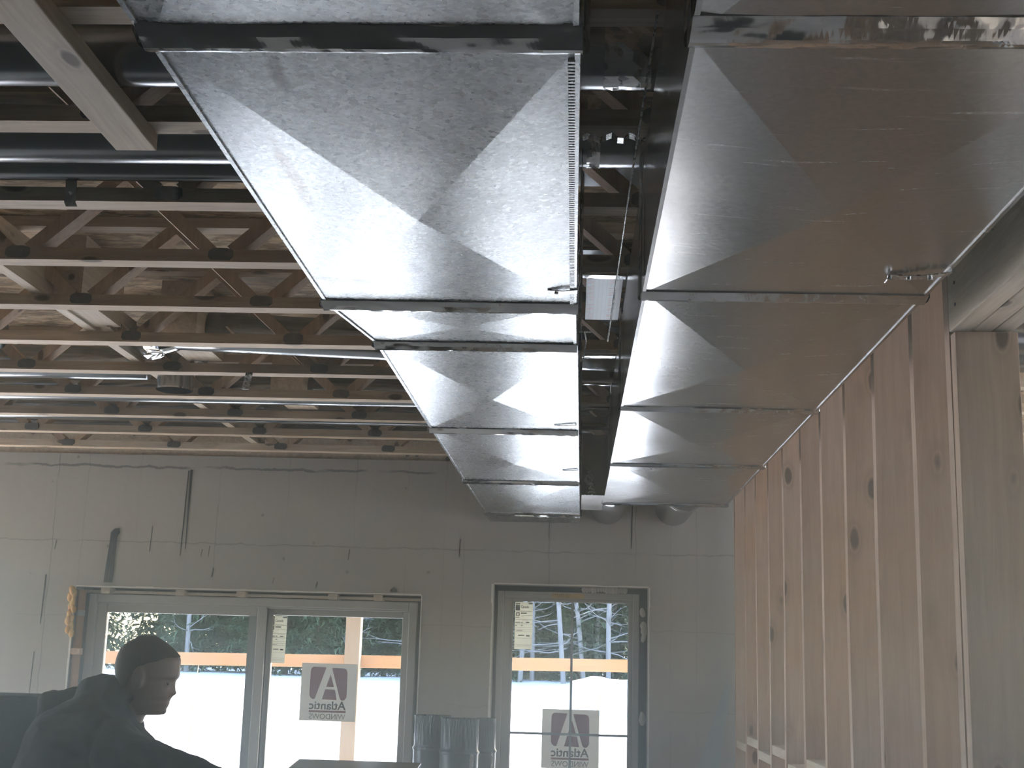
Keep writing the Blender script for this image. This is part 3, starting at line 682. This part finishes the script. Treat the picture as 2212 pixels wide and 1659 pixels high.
BL = [(7.047,6.655,1.262),(6.617,6.255,1.302),(6.217,5.835,1.262),(5.797,5.425,1.309),(5.387,4.995,1.263),(4.957,4.58,1.308),(4.542,4.165,1.26),(4.127,3.755,1.30)]
for i, (y1, y0, z) in enumerate(BL):
    tag(MB().box(SX+.002, SX+.138, y0, y1, z-.038, z).build('blocking', 'board', bevel=.002), 'horizontal wood block between studs, %s bay from the concrete wall' % ORD[i], 'wood block', 'blocking between the wall studs')
p = empty('wall_post', (0,0,0), 'wide brown upright post carrying the beam end at right', 'post')
for k, (y0, y1) in enumerate(((2.915,2.953),)):
    MB().box(SX-.003*k+.001, SX+.139, y0, y1, 0, 2.368).build('post_ply', 'stud', p, bevel=.002)
p = empty('ceiling_beam', (0,0,0), 'heavy built-up wooden beam of three plies resting on the post', 'beam')
for k in range(3):
    MB().box(SX-.006+.0465*k, SX-.006+.0465*k+.045, YB+.1, 2.937, 2.370+.001*k, 2.698).build('beam_ply', 'board', p, bevel=.003)
for i, (y, z) in enumerate(((2.88,2.42),(2.88,2.47),(2.88,2.52),(2.6,2.50),(2.6,2.56),(2.6,2.62))):
    MB().tube([(SX-.008,y,z),(SX-.005,y,z)], .004, 8).build('nail_head', 'gusset', p)
# things of the room beyond the stud wall
tag(MB().tube([(1.15,3.9,2.60),(2.9,3.9,2.60)], .10, 28).build('round_duct', 'pipe', None, True), 'bright round duct in the next room, seen past the post top', 'pipe', 'round ducts lying between the trusses')


# sheet metal leaning in the far right corner
tag(MB().prism([(.805,1.546),(.832,1.533),(.60,.0),(.30,.0)], 'y', 7.22, 7.224).build('plastic_strip', 'plastic'), 'thin grey strip leaning in the corner by the last stud', 'strip')

# ------------------------------------------------------------------ standing pipes between window and door
def crimp_pipe(x, y, r, h, label, dent=0):
    t = empty('metal_pipe', (x, y, 0), label, 'pipe', 'dark pipes standing between window and door')
    MB().tube([(0,0,0),(0,0,.5),(0,0,h-.16)], r, 40, False).build('pipe_body', 'dark_pipe', t, True)
    rings = []
    for z, a in ((h-.16,0),(h-.145,0),(h-.12,.012),(h-.06,.026),(h,.03)):
        rings.append([((r-.003*(z>h-.15))*(1+a*math.sin(k*math.pi*2/96*24+z*30))*math.cos(k*math.pi*2/96), (r-.003*(z>h-.15))*(1+a*math.sin(k*math.pi*2/96*24+z*30))*math.sin(k*math.pi*2/96), z) for k in range(96)])
    MB().rings(rings, False).build('crimped_end', 'dark_pipe', t)
    MB().tube([(0,0,h-.175),(0,0,h-.165),(0,0,h-.155)], [r+.001,r+.006,r+.001], 40, False).build('bead', 'dark_pipe', t, True)
    MB().box(r*.62, r*.80, -r*.82, -r*.66, 0, h-.17).build('lock_seam', 'strap', t)
crimp_pipe(-.722, 7.10, .098, 1.335, 'crimped dark metal pipe standing left of the door, leftmost of three')
crimp_pipe(-.567, 6.93, .098, 1.330, 'crimped dark metal pipe standing left of the door, middle of three')
crimp_pipe(-.445, 7.12, .052, 1.328, 'slim dark metal pipe standing beside the door frame, rightmost of three')

# ------------------------------------------------------------------ workbench, duct blank, sheet, box
t = empty('workbench', (-.62, 4.55, 0), 'wooden workbench behind the working person', 'workbench')
MB().box(-.5,.5,-.4,.4,.86,.90).build('bench_top', 'board', t, bevel=.003)
for x in (-.45,.40):
    for y in (-.35,.30): MB().box(x, x+.05, y, y+.05, 0, .86).build('leg', 'board', t)
tag(MB().box(-.98,-.42,4.25,4.62,.9,1.225).build('duct_blank', 'duct_b', bevel=.003), 'boxy duct piece lying on the workbench', 'duct')
tag(MB().prism([(4.10,1.225),(4.63,1.275),(4.63,1.277),(4.10,1.228)], 'x', -.92, -.505).build('metal_sheet', 'duct_b'), 'blue-reflecting metal sheet under the hand, at the bottom edge of the view', 'sheet metal')
t = empty('duct_piece', (0,0,0), 'dark open duct section standing on end at the lower left, behind the person', 'duct')
b = MB(); X0, X1, Y0, Y1, H = -2.35, -1.535, 4.30, 4.75, 1.462
for a in ((X0,X1,Y0,Y0+.003),(X0,X1,Y1-.003,Y1),(X0,X0+.003,Y0,Y1),(X1-.003,X1,Y0,Y1)): b.box(*a, 0, H)
b.build('duct_walls', 'pipe', t)
MB().box(X0,X1-.1,Y0-.014,Y0-.001,H-.012,H+.004).box(X0,X1-.12,Y0-.004,Y0+.02,H+.003,H+.006).jitter(.003, 30).build('top_flange', 'foil', t)
MB().strip([(-1.60,4.27,1.465),(-1.575,4.26,1.452),(-1.555,4.262,1.435)], .03, .0012, (.3,0,1)).build('corner_flap', 'foil', t)

# ------------------------------------------------------------------ the person
HEAD = [(1.6625,-1.2850,-1.2660),(1.6605,-1.2960,-1.2500),(1.6550,-1.3090,-1.2360),(1.6475,-1.3230,-1.2240),(1.6350,-1.3390,-1.2060),(1.6200,-1.3490,-1.1880),(1.6055,-1.3550,-1.1740),(1.5965,-1.3570,-1.1700),(1.5795,-1.3570,-1.1700),(1.5655,-1.3560,-1.1700),(1.5465,-1.3520,-1.1710),(1.5355,-1.3480,-1.1800),(1.5215,-1.3390,-1.1790),(1.5070,-1.3280,-1.1760),(1.5005,-1.3240,-1.1720),(1.4970,-1.3230,-1.1730),(1.4930,-1.3210,-1.1810),(1.4890,-1.3200,-1.1870),(1.4800,-1.3180,-1.1930),(1.4740,-1.3170,-1.1950),(1.4695,-1.3160,-1.1930),(1.4650,-1.3150,-1.1980),(1.4605,-1.3150,-1.1960),(1.4560,-1.3140,-1.2020),(1.4455,-1.3110,-1.2000),(1.4385,-1.3090,-1.2040),(1.4355,-1.3080,-1.2200)]
def face_base(z):      # profile without the nose
    pts = [(1.67,-1.26),(1.6055,-1.174),(1.5465,-1.171),(1.5355,-1.180),(1.50,-1.187),(1.4890,-1.188),(1.4695,-1.194),(1.4355,-1.215)]
    for (za, xa), (zb, xb) in zip(pts, pts[1:]):
        if zb <= z <= za: return xa + (xb-xa)*(za-z)/(za-zb)
    return -1.215
PY = 4.0
def head_half(z):
    pts = [(1.6625,.012),(1.655,.034),(1.6475,.046),(1.635,.057),(1.62,.065),(1.6055,.071),(1.58,.076),(1.55,.077),(1.52,.073),(1.49,.066),(1.46,.056),(1.4355,.040)]
    for (za, xa), (zb, xb) in zip(pts, pts[1:]):
        if zb <= z <= za: return xa + (xb-xa)*(za-z)/(za-zb)
    return .012
def head_rings(off=0.0, rows=HEAD, seg=48, nose=True):
    out = []
    for z, xb, xf in rows:
        fb = min(face_base(z), xf) if nose else xf
        fb = xf if z > 1.535 else fb
        c = (xb + fb)/2; a = (fb - xb)/2 + off; w = head_half(z) + off; r = []
        for k in range(seg):
            th = 2*math.pi*k/seg; ct, st = math.cos(th), math.sin(th)
            x = c + a*math.copysign(abs(ct)**.92, ct); y = w*math.copysign(abs(st)**.92, st)
            if ct > 0: y *= 1 - .16*ct
            if nose and ct > 0 and z < 1.536:
                sig = .012 if 1.488 < z else .02
                x += (xf - fb)*math.exp(-(y/sig)**2)
                if 1.512 < z < 1.545 and .015 < abs(y) < .045: x -= .003
            r.append((x, PY + y, z + (off if z > 1.66 else 0)))
        out.append(r)
    return out
def limb(b, pts, rad, seg=18):
    b.tube(pts, rad, seg)
    for p, r in zip(pts, rad):
        r = r if not isinstance(r, tuple) else min(r)
        b.sphere(Vector(p), r*.97, 14)
def remesh(o, vox, smooth=2):
    m = o.modifiers.new('remesh', 'REMESH'); m.mode = 'VOXEL'; m.voxel_size = vox; m.use_smooth_shade = True
    if smooth:
        s = o.modifiers.new('smooth', 'SMOOTH'); s.iterations = smooth; s.factor = .5
def hand(b, wrist, d, palm_n, sc=1.0, curl=.5, flip=1):
    """palm + four bent fingers and a thumb. d: direction wrist->knuckles, palm_n: palm normal (fingers curl towards it)"""
    d = Vector(d).normalized(); n = Vector(palm_n); n = (n - d*n.dot(d)).normalized(); s = d.cross(n)*flip; w = Vector(wrist)
    rings = []
    for f, hw, ht in ((-.01,.026,.020),(.02,.033,.019),(.06,.042,.016),(.09,.043,.014)):
        c = w + d*f*sc; rings.append([c + s*hw*sc*math.cos(a) + n*ht*sc*math.sin(a) for a in (2*math.pi*k/16 for k in range(16))])
    b.rings(rings)
    for i, (off, L) in enumerate(((.031,.073),(.011,.082),(-.010,.077),(-.030,.060))):
        p = w + d*.088*sc + s*off*sc; ang = 0; dirn = d; pts = [p - d*.02*sc]; 
        for seg_, fr in enumerate((.42,.32,.26)):
            ang += curl*(.55 + .12*i*.5); dirn = d*math.cos(ang) + n*math.sin(ang); pts.append(pts[-1] + dirn*(L*fr*sc + (.02*sc if seg_ == 0 else 0)))
        limb(b, pts, [.0095*sc,.009*sc,.0082*sc,.007*sc], 10)
    p = w + d*.025*sc + s*.026*sc; q = p + (d*.55 + s*.8 + n*.25).normalized()*.042*sc; r = q + (d*.85 + s*.25 + n*.4).normalized()*.034*sc; u = r + (d*.9 + n*.45).normalized()*.026*sc
    limb(b, [p, q, r, u], [.013*sc,.0115*sc,.0105*sc,.008*sc], 10)
NB = Vector((-1.345, PY, 1.47))
shR = Vector((-1.285, PY-.165, 1.335)); elR = Vector((-.985, PY-.16, 1.243)); wrR = Vector((-.815, PY+.04, 1.246))
shL = Vector((-1.44, PY+.16, 1.455)); elL = Vector((-1.612, PY+.17, 1.452)); wrL = Vector((-1.60, PY+.10, 1.24))
b = MB(); b.rings(head_rings())
b.tube([(-1.285,PY,1.53),(-1.300,PY,1.49),(-1.325,PY,1.44),(-1.36,PY,1.36)], [(.050,.050),(.053,.052),(.060,.060),(.075,.085)], 24)
for s in (-1, 1):      # ears
    b.sphere((-1.268, PY+s*.078, 1.545), .03, 14, (.62,.25,1.05)); b.sphere((-1.262, PY+s*.082, 1.528), .012, 10, (.8,.5,1))
    b.sphere((-1.203, PY+s*.030, 1.528), .0135, 12)
    limb(b, [shR, elR, wrR] if s < 0 else [shL, elL, wrL], [.05,.042,.028])
b.tube([(-1.37,PY,1.40),(-1.42,PY,1.28),(-1.50,PY+.01,1.05),(-1.55,PY+.02,.92)], [(.07,.11),(.09,.13),(.09,.13),(.11,.15)], 28)
limb(b, [shR+Vector((0,.02,0)), (-1.38,PY,1.38), shL+Vector((0,-.02,0))], [.045,.06,.045])
for s in (-1, 1): limb(b, [(-1.55,PY+s*.09,.90),(-1.50,PY+s*.12,.50),(-1.56,PY+s*.13,.10)], [.085,.06,.042])
hand(b, wrR, (.55,.75,.10), (.1,0,-1), 1.0, .35, -1)
hand(b, wrL, (.1,.35,-.8), (.9,.1,.1), .95, .7, 1)
person = b.build('person', 'skin'); remesh(person, .0042, 1)
tag(person, 'person with short dark hair and dark long-sleeved shirt, in profile, leaning right', 'person')
# hair cap (skull above the hairline)
rows = [r for r in HEAD if r[0] > 1.592]; hr = head_rings(.004, rows, 48, False)
hr[-1] = [(x - max(0, x+1.22)*.35, y, z) for x, y, z in hr[-1]]
b = MB()
low = []
for z, f in ((1.575,.80),(1.555,.62),(1.535,.45),(1.515,.30),(1.500,.22)):     # nape and sides: shrinks away from the face
    q = min(HEAD, key=lambda h: abs(h[0]-z)); w = head_half(z)+.006; xb = q[1]-.006; xf = xb + (q[2]-q[1])*f; seg = 48
    low.append([((xb+xf)/2 + (xf-xb)/2*math.cos(2*math.pi*k/seg), PY + w*(1 if f > .5 else .93)*math.sin(2*math.pi*k/seg)*(1 if math.cos(2*math.pi*k/seg) < .3 else .98), z) for k in range(seg)])
b.rings(hr + low).jitter(.0012, 60); ho = b.build('hair', 'hair', person, True); remesh(ho, .004, 5)
b = MB()
for s in (-1, 1): b.sphere((-1.1965, PY+s*.031, 1.529), .0085, 12)
b.build('eye', 'eye', person, True)
# shirt
b = MB()
b.tube([(-1.345,PY,1.50),(-1.365,PY,1.44),(-1.42,PY,1.36),(-1.44,PY,1.25),(-1.50,PY+.01,1.05),(-1.55,PY+.02,.88)], [(.070,.072),(.105,.125),(.175,.20),(.195,.20),(.16,.18),(.155,.19)], 36)
b.tube([(-1.352,PY,1.545),(-1.345,PY,1.51),(-1.345,PY,1.48)], [(.052,.075),(.072,.082),(.10,.10)], 30)
b.sphere((-1.40,PY+.05,1.475), .085, 20, (1.1,1.4,.9))
limb(b, [(-1.30,PY-.12,1.345), shR, Vector((-1.15,PY-.17,1.298)), elR, wrR - (wrR-elR)*.12], [.085,.075,.064,.060,.046])
limb(b, [(-1.42,PY+.10,1.47), shL, Vector((-1.53,PY+.17,1.458)), elL, wrL - (wrL-elL)*.12], [.078,.070,.057,.050,.042])
b.sphere((-1.262,PY-.02,1.345), .046, 14, (1,1.6,1))
b.jitter(.010, 9, 3)
sh = b.build('shirt', 'shirt', person); remesh(sh, .009, 16)
ds = sh.modifiers.new('folds', 'DISPLACE'); tx = bpy.data.textures.new('folds', 'CLOUDS'); tx.noise_scale = .05; ds.texture = tx; ds.strength = .018; ds.mid_level = .5
b = MB()
b.tube([(-1.52,PY+.015,.98),(-1.55,PY+.02,.88),(-1.55,PY+.02,.78)], [(.15,.18),(.15,.18),(.12,.17)], 30)
for s in (-1, 1): limb(b, [(-1.55,PY+s*.09,.88),(-1.50,PY+s*.12,.50),(-1.56,PY+s*.13,.09)], [.105,.08,.065])
pt = b.build('trousers', 'pants', person); remesh(pt, .012, 2)
for s in (-1, 1):
    b = MB(); b.rings([[(-1.56+.02+L*math.cos(a)+.05, PY+s*.13+.048*math.sin(a), z) for a in (2*math.pi*k/20 for k in range(20))] for z, L in ((0,.14),(.03,.14),(.06,.125))])
    b.tube([(-1.56,PY+s*.13,.04),(-1.56,PY+s*.13,.16)], .056, 20); b.build('boot', 'boot', person, True)

# ------------------------------------------------------------------ scattering volume added to imitate lens veil
hz = MB().box(XL+.05, .825, -1.0, WY-.02, .02, 2.02).build('lens_veil_haze', None); hz['kind'] = 'stuff'; hz['label'] = 'thin haze added low in the room to imitate lens veil'; hz['category'] = 'haze'
hm = bpy.data.materials.new('lens_veil_haze'); hm.use_nodes = True; t_ = hm.node_tree; t_.nodes.clear()
vs_ = t_.nodes.new('ShaderNodeVolumeScatter'); vs_.inputs['Color'].default_value = (.82, .92, 1, 1); vs_.inputs['Density'].default_value = .076; vs_.inputs['Anisotropy'].default_value = .65
ou_ = t_.nodes.new('ShaderNodeOutputMaterial'); t_.links.new(vs_.outputs[0], ou_.inputs['Volume']); hz.data.materials.append(hm)
sc.cycles.volume_bounces = 0
# ------------------------------------------------------------------ outside
b = MB(); nx, ny = 60, 60; vs = []
for j in range(ny+1):
    row = []
    for i in range(nx+1):
        x = -70 + 140*i/nx; y = 7.62 + (j/ny)**1.6*95; z = -.12 + 1.12*max(0, min(1, (y-9)/37)) + .12*noise.noise(Vector((x*.12, y*.12, 0)))*min(1, (y-7.6)/6)
        row.append(b.b.verts.new((x, y, z)))
    vs.append(row)
for A_, B_ in zip(vs, vs[1:]):
    for i in range(nx): b.b.faces.new((A_[i], A_[i+1], B_[i+1], B_[i]))
struct(b.build('ground_snow', 'snow', None, True))
b = MB(); b.box(-60, XL-.35, -30, 7.6, -.4, -.15); struct(b.build('ground_snow', 'snow'))
b = MB(); b.box(XL-.35, 30, -30, YB-.25, -.4, -.15); struct(b.build('ground_snow', 'snow'))
b = MB(); b.box(XR+.25, 30, YB-.25, 7.6, -.4, -.15); struct(b.build('ground_snow', 'snow'))
b = MB(); top = [(-.15,1.0),(0,1.22),(.25,1.28),(.42,1.335),(.62,1.33),(.85,1.29),(1.1,1.275),(1.35,1.29),(1.7,1.2),(2.1,.9)]
b.rings([[(x, 30+dy, z if kk else .4) for kk, dy in ((0,-.12),(1,0),(1,.9),(0,1.6))] for x, z in top])
tag(b.jitter(.02, 2).build('snow_mound', 'snow', None, True), 'bluish snow mound in the field seen through the door glass', 'snow pile')
# porch rail and post
t = tag(MB().prism([(-4.4,1.511),(1.2,1.578),(1.2,1.665),(-4.4,1.600)], 'y', 9.60, 9.638).build('porch_rail', 'outdoor', bevel=.003), 'orange sunlit lumber rail outside, crossing both windows', 'rail')
tag(MB().box(-1.612, -1.507, 9.50, 9.598, -.15, 3.4).build('porch_post', 'post_out', bevel=.003), 'upright lumber post outside the patio window, sunlit on its right side', 'post')
# trees
def conifer(seed, h, crown):
    q = random.Random(seed); t = empty('conifer_tree', (0,0,0))
    MB().tube([(0,0,-.3),(.03,0,h*.5),(0,0,h)], [.16,.10,.02], 8).build('trunk', 'bark_dark', t)
    b = MB(); z = .35
    while z < h:
        L = crown*(1 - z/h)**.8 + .15; nb = 9
        for k in range(nb):
            a = q.uniform(0, 6.283); u = Vector((math.cos(a), math.sin(a), 0)); v = Vector((-u.y, u.x, 0)); l = L*q.uniform(.6, 1.15)
            for j in range(1, 6):
                f = j/5; c = u*l*f + Vector((0,0,z - .25*l*f*f + q.uniform(-.06,.06)))
                for e_ in range(3):
                    s = (.14 + .20*(1-f*.6))*q.uniform(.6,1.3); d = (u*q.uniform(-.3,1) + v*q.uniform(-1,1) + Vector((0,0,q.uniform(-.6,.15)))).normalized(); w = d.cross(Vector((q.uniform(-.4,.4),q.uniform(-.4,.4),1))).normalized()
                    b.poly([c - w*s*.25, c + d*s*1.6, c + w*s*.25])
        z += q.uniform(.10, .2)
    b.build('foliage', 'needles', t)
    return t
protos = [conifer(3, 9, 1.9), conifer(8, 11, 2.3), conifer(14, 7.5, 1.5)]
spots = []
q = random.Random(12)
xs_ = [-21,-19.6,-18.4,-16.9,-15.6,-14.2,-13.1,-12.0,-10.9,-9.7,-8.6,-7.6,-6.6,-5.3,-4.1,-3.0,-1.9,-.8,.3,1.4,2.6,3.8,5.0,6.4,-20.2,-17.5,-14.9,-12.5,-10.2,-8.1,-6.0,-3.6,-1.3,.9,3.2,5.7]
xs_ += [-2.4, -1.0, .2, 1.5, 2.8, -4.6, -5.9, -7.1, -9.0, -11.2]
xs_ = list(dict.fromkeys(xs_))
kinds = ['tall dark conifer', 'broad dark conifer', 'small slim conifer']
for i, x in enumerate(xs_):
    back = i >= 24; y = (56 if back else 46.5) + q.uniform(-1.4, 1.6)
    if -16.5 < x < -13.6 and not back: y += 9
    o = protos[i % 3] if i < 3 else copy_tree(protos[i % 3])
    o.location = (x, y, 1.02); o.rotation_euler = (0, 0, q.uniform(0, 6)); s = q.uniform(.95, 1.15) if back else q.uniform(.60, .80); o.scale = (s, s, s)
    j = sorted(xs_[24:] if back else xs_[:24]).index(x)
    n_ = len(xs_[24:]) if back else 24
    tag(o, '%s in %s row beyond the snow, %s from the %s' % (kinds[i % 3], 'rear' if back else 'front', ORD[j] if j < n_/2 else ORD[n_-1-j], 'left' if j < n_/2 else 'right'), 'tree', 'conifers along the snow field')
def bare(seed, h):
    q = random.Random(seed); t = empty('bare_tree', (0,0,0))
    MB().tube([(0,0,-.3),(.04,0,h*.3),(-.05,0,h*.6),(0,0,h)], [.085,.075,.06,.02], 8).build('trunk', 'bark', t)
    b = MB()
    for k in range(46):
        z = q.uniform(1.0, h*.9); a = q.uniform(0, 6.283); u = Vector((math.cos(a), math.sin(a), q.uniform(-.25,.5))); p = Vector((0,0,z)); l = q.uniform(.7,1.9); pts = [p]
        for j in range(4): pts.append(pts[-1] + u*l/4); u = (u + Vector((q.uniform(-.3,.3), q.uniform(-.3,.3), q.uniform(-.2,.3)))).normalized()
        b.tube(pts, [.022,.018,.013,.009,.004], 4)
        for j in (2, 3):
            w = (u + Vector((q.uniform(-1,1), q.uniform(-1,1), q.uniform(-.4,.4)))).normalized(); b.tube([pts[j], pts[j]+w*l*.3], [.008,.004], 3)
    b.build('branches', 'bark', t); return t
bp = [bare(5, 9), bare(9, 7)]
for i, (x, y, tilt) in enumerate(((-1.72,44.2,.03),(-1.35,45.0,-.05),(-.3,43.8,.08),(1.15,44,.0),(.75,45.5,.02),(.35,44.6,-.12),(-10.2,45,.02),(-12.8,44.5,.0),(-5.2,44.8,.04),(-7.5,45,-.03),(3.2,44.5,.02))):
    o = bp[i] if i < 2 else copy_tree(bp[i % 2]); o.location = (x, y, .95); o.rotation_euler = (0, tilt, i*1.3)
    tag(o, 'pale leafless tree before the conifers, %s from left' % ORD[sorted([-1.72,-1.35,-.3,1.15,.75,.35,-10.2,-12.8,-5.2,-7.5,3.2]).index(x)], 'tree', 'leafless trees before the conifers')
for i, (x, z0, z1, y, lb) in enumerate(((.235,1.18,1.475,12,'dry weed stalk in the snow, nearer the door frame'),(.07,1.22,1.46,12.3,'dry weed stalk in the snow, just right of the door glazing bar'),(-3.15,1.1,1.60,14,'dry weed stalk in the snow seen through the right patio pane'),(-4.05,1.15,1.55,14.5,'dry weed stalk in the snow seen through the left patio pane'))):
    tag(MB().tube([(x-.04,y,.0),(x-.02,y,z0),(x,y,(z0+z1)/2),(x+.02,y,z1)], [.008,.007,.006,.003], 6).build('weed_stalk', 'weed'), lb, 'weed')
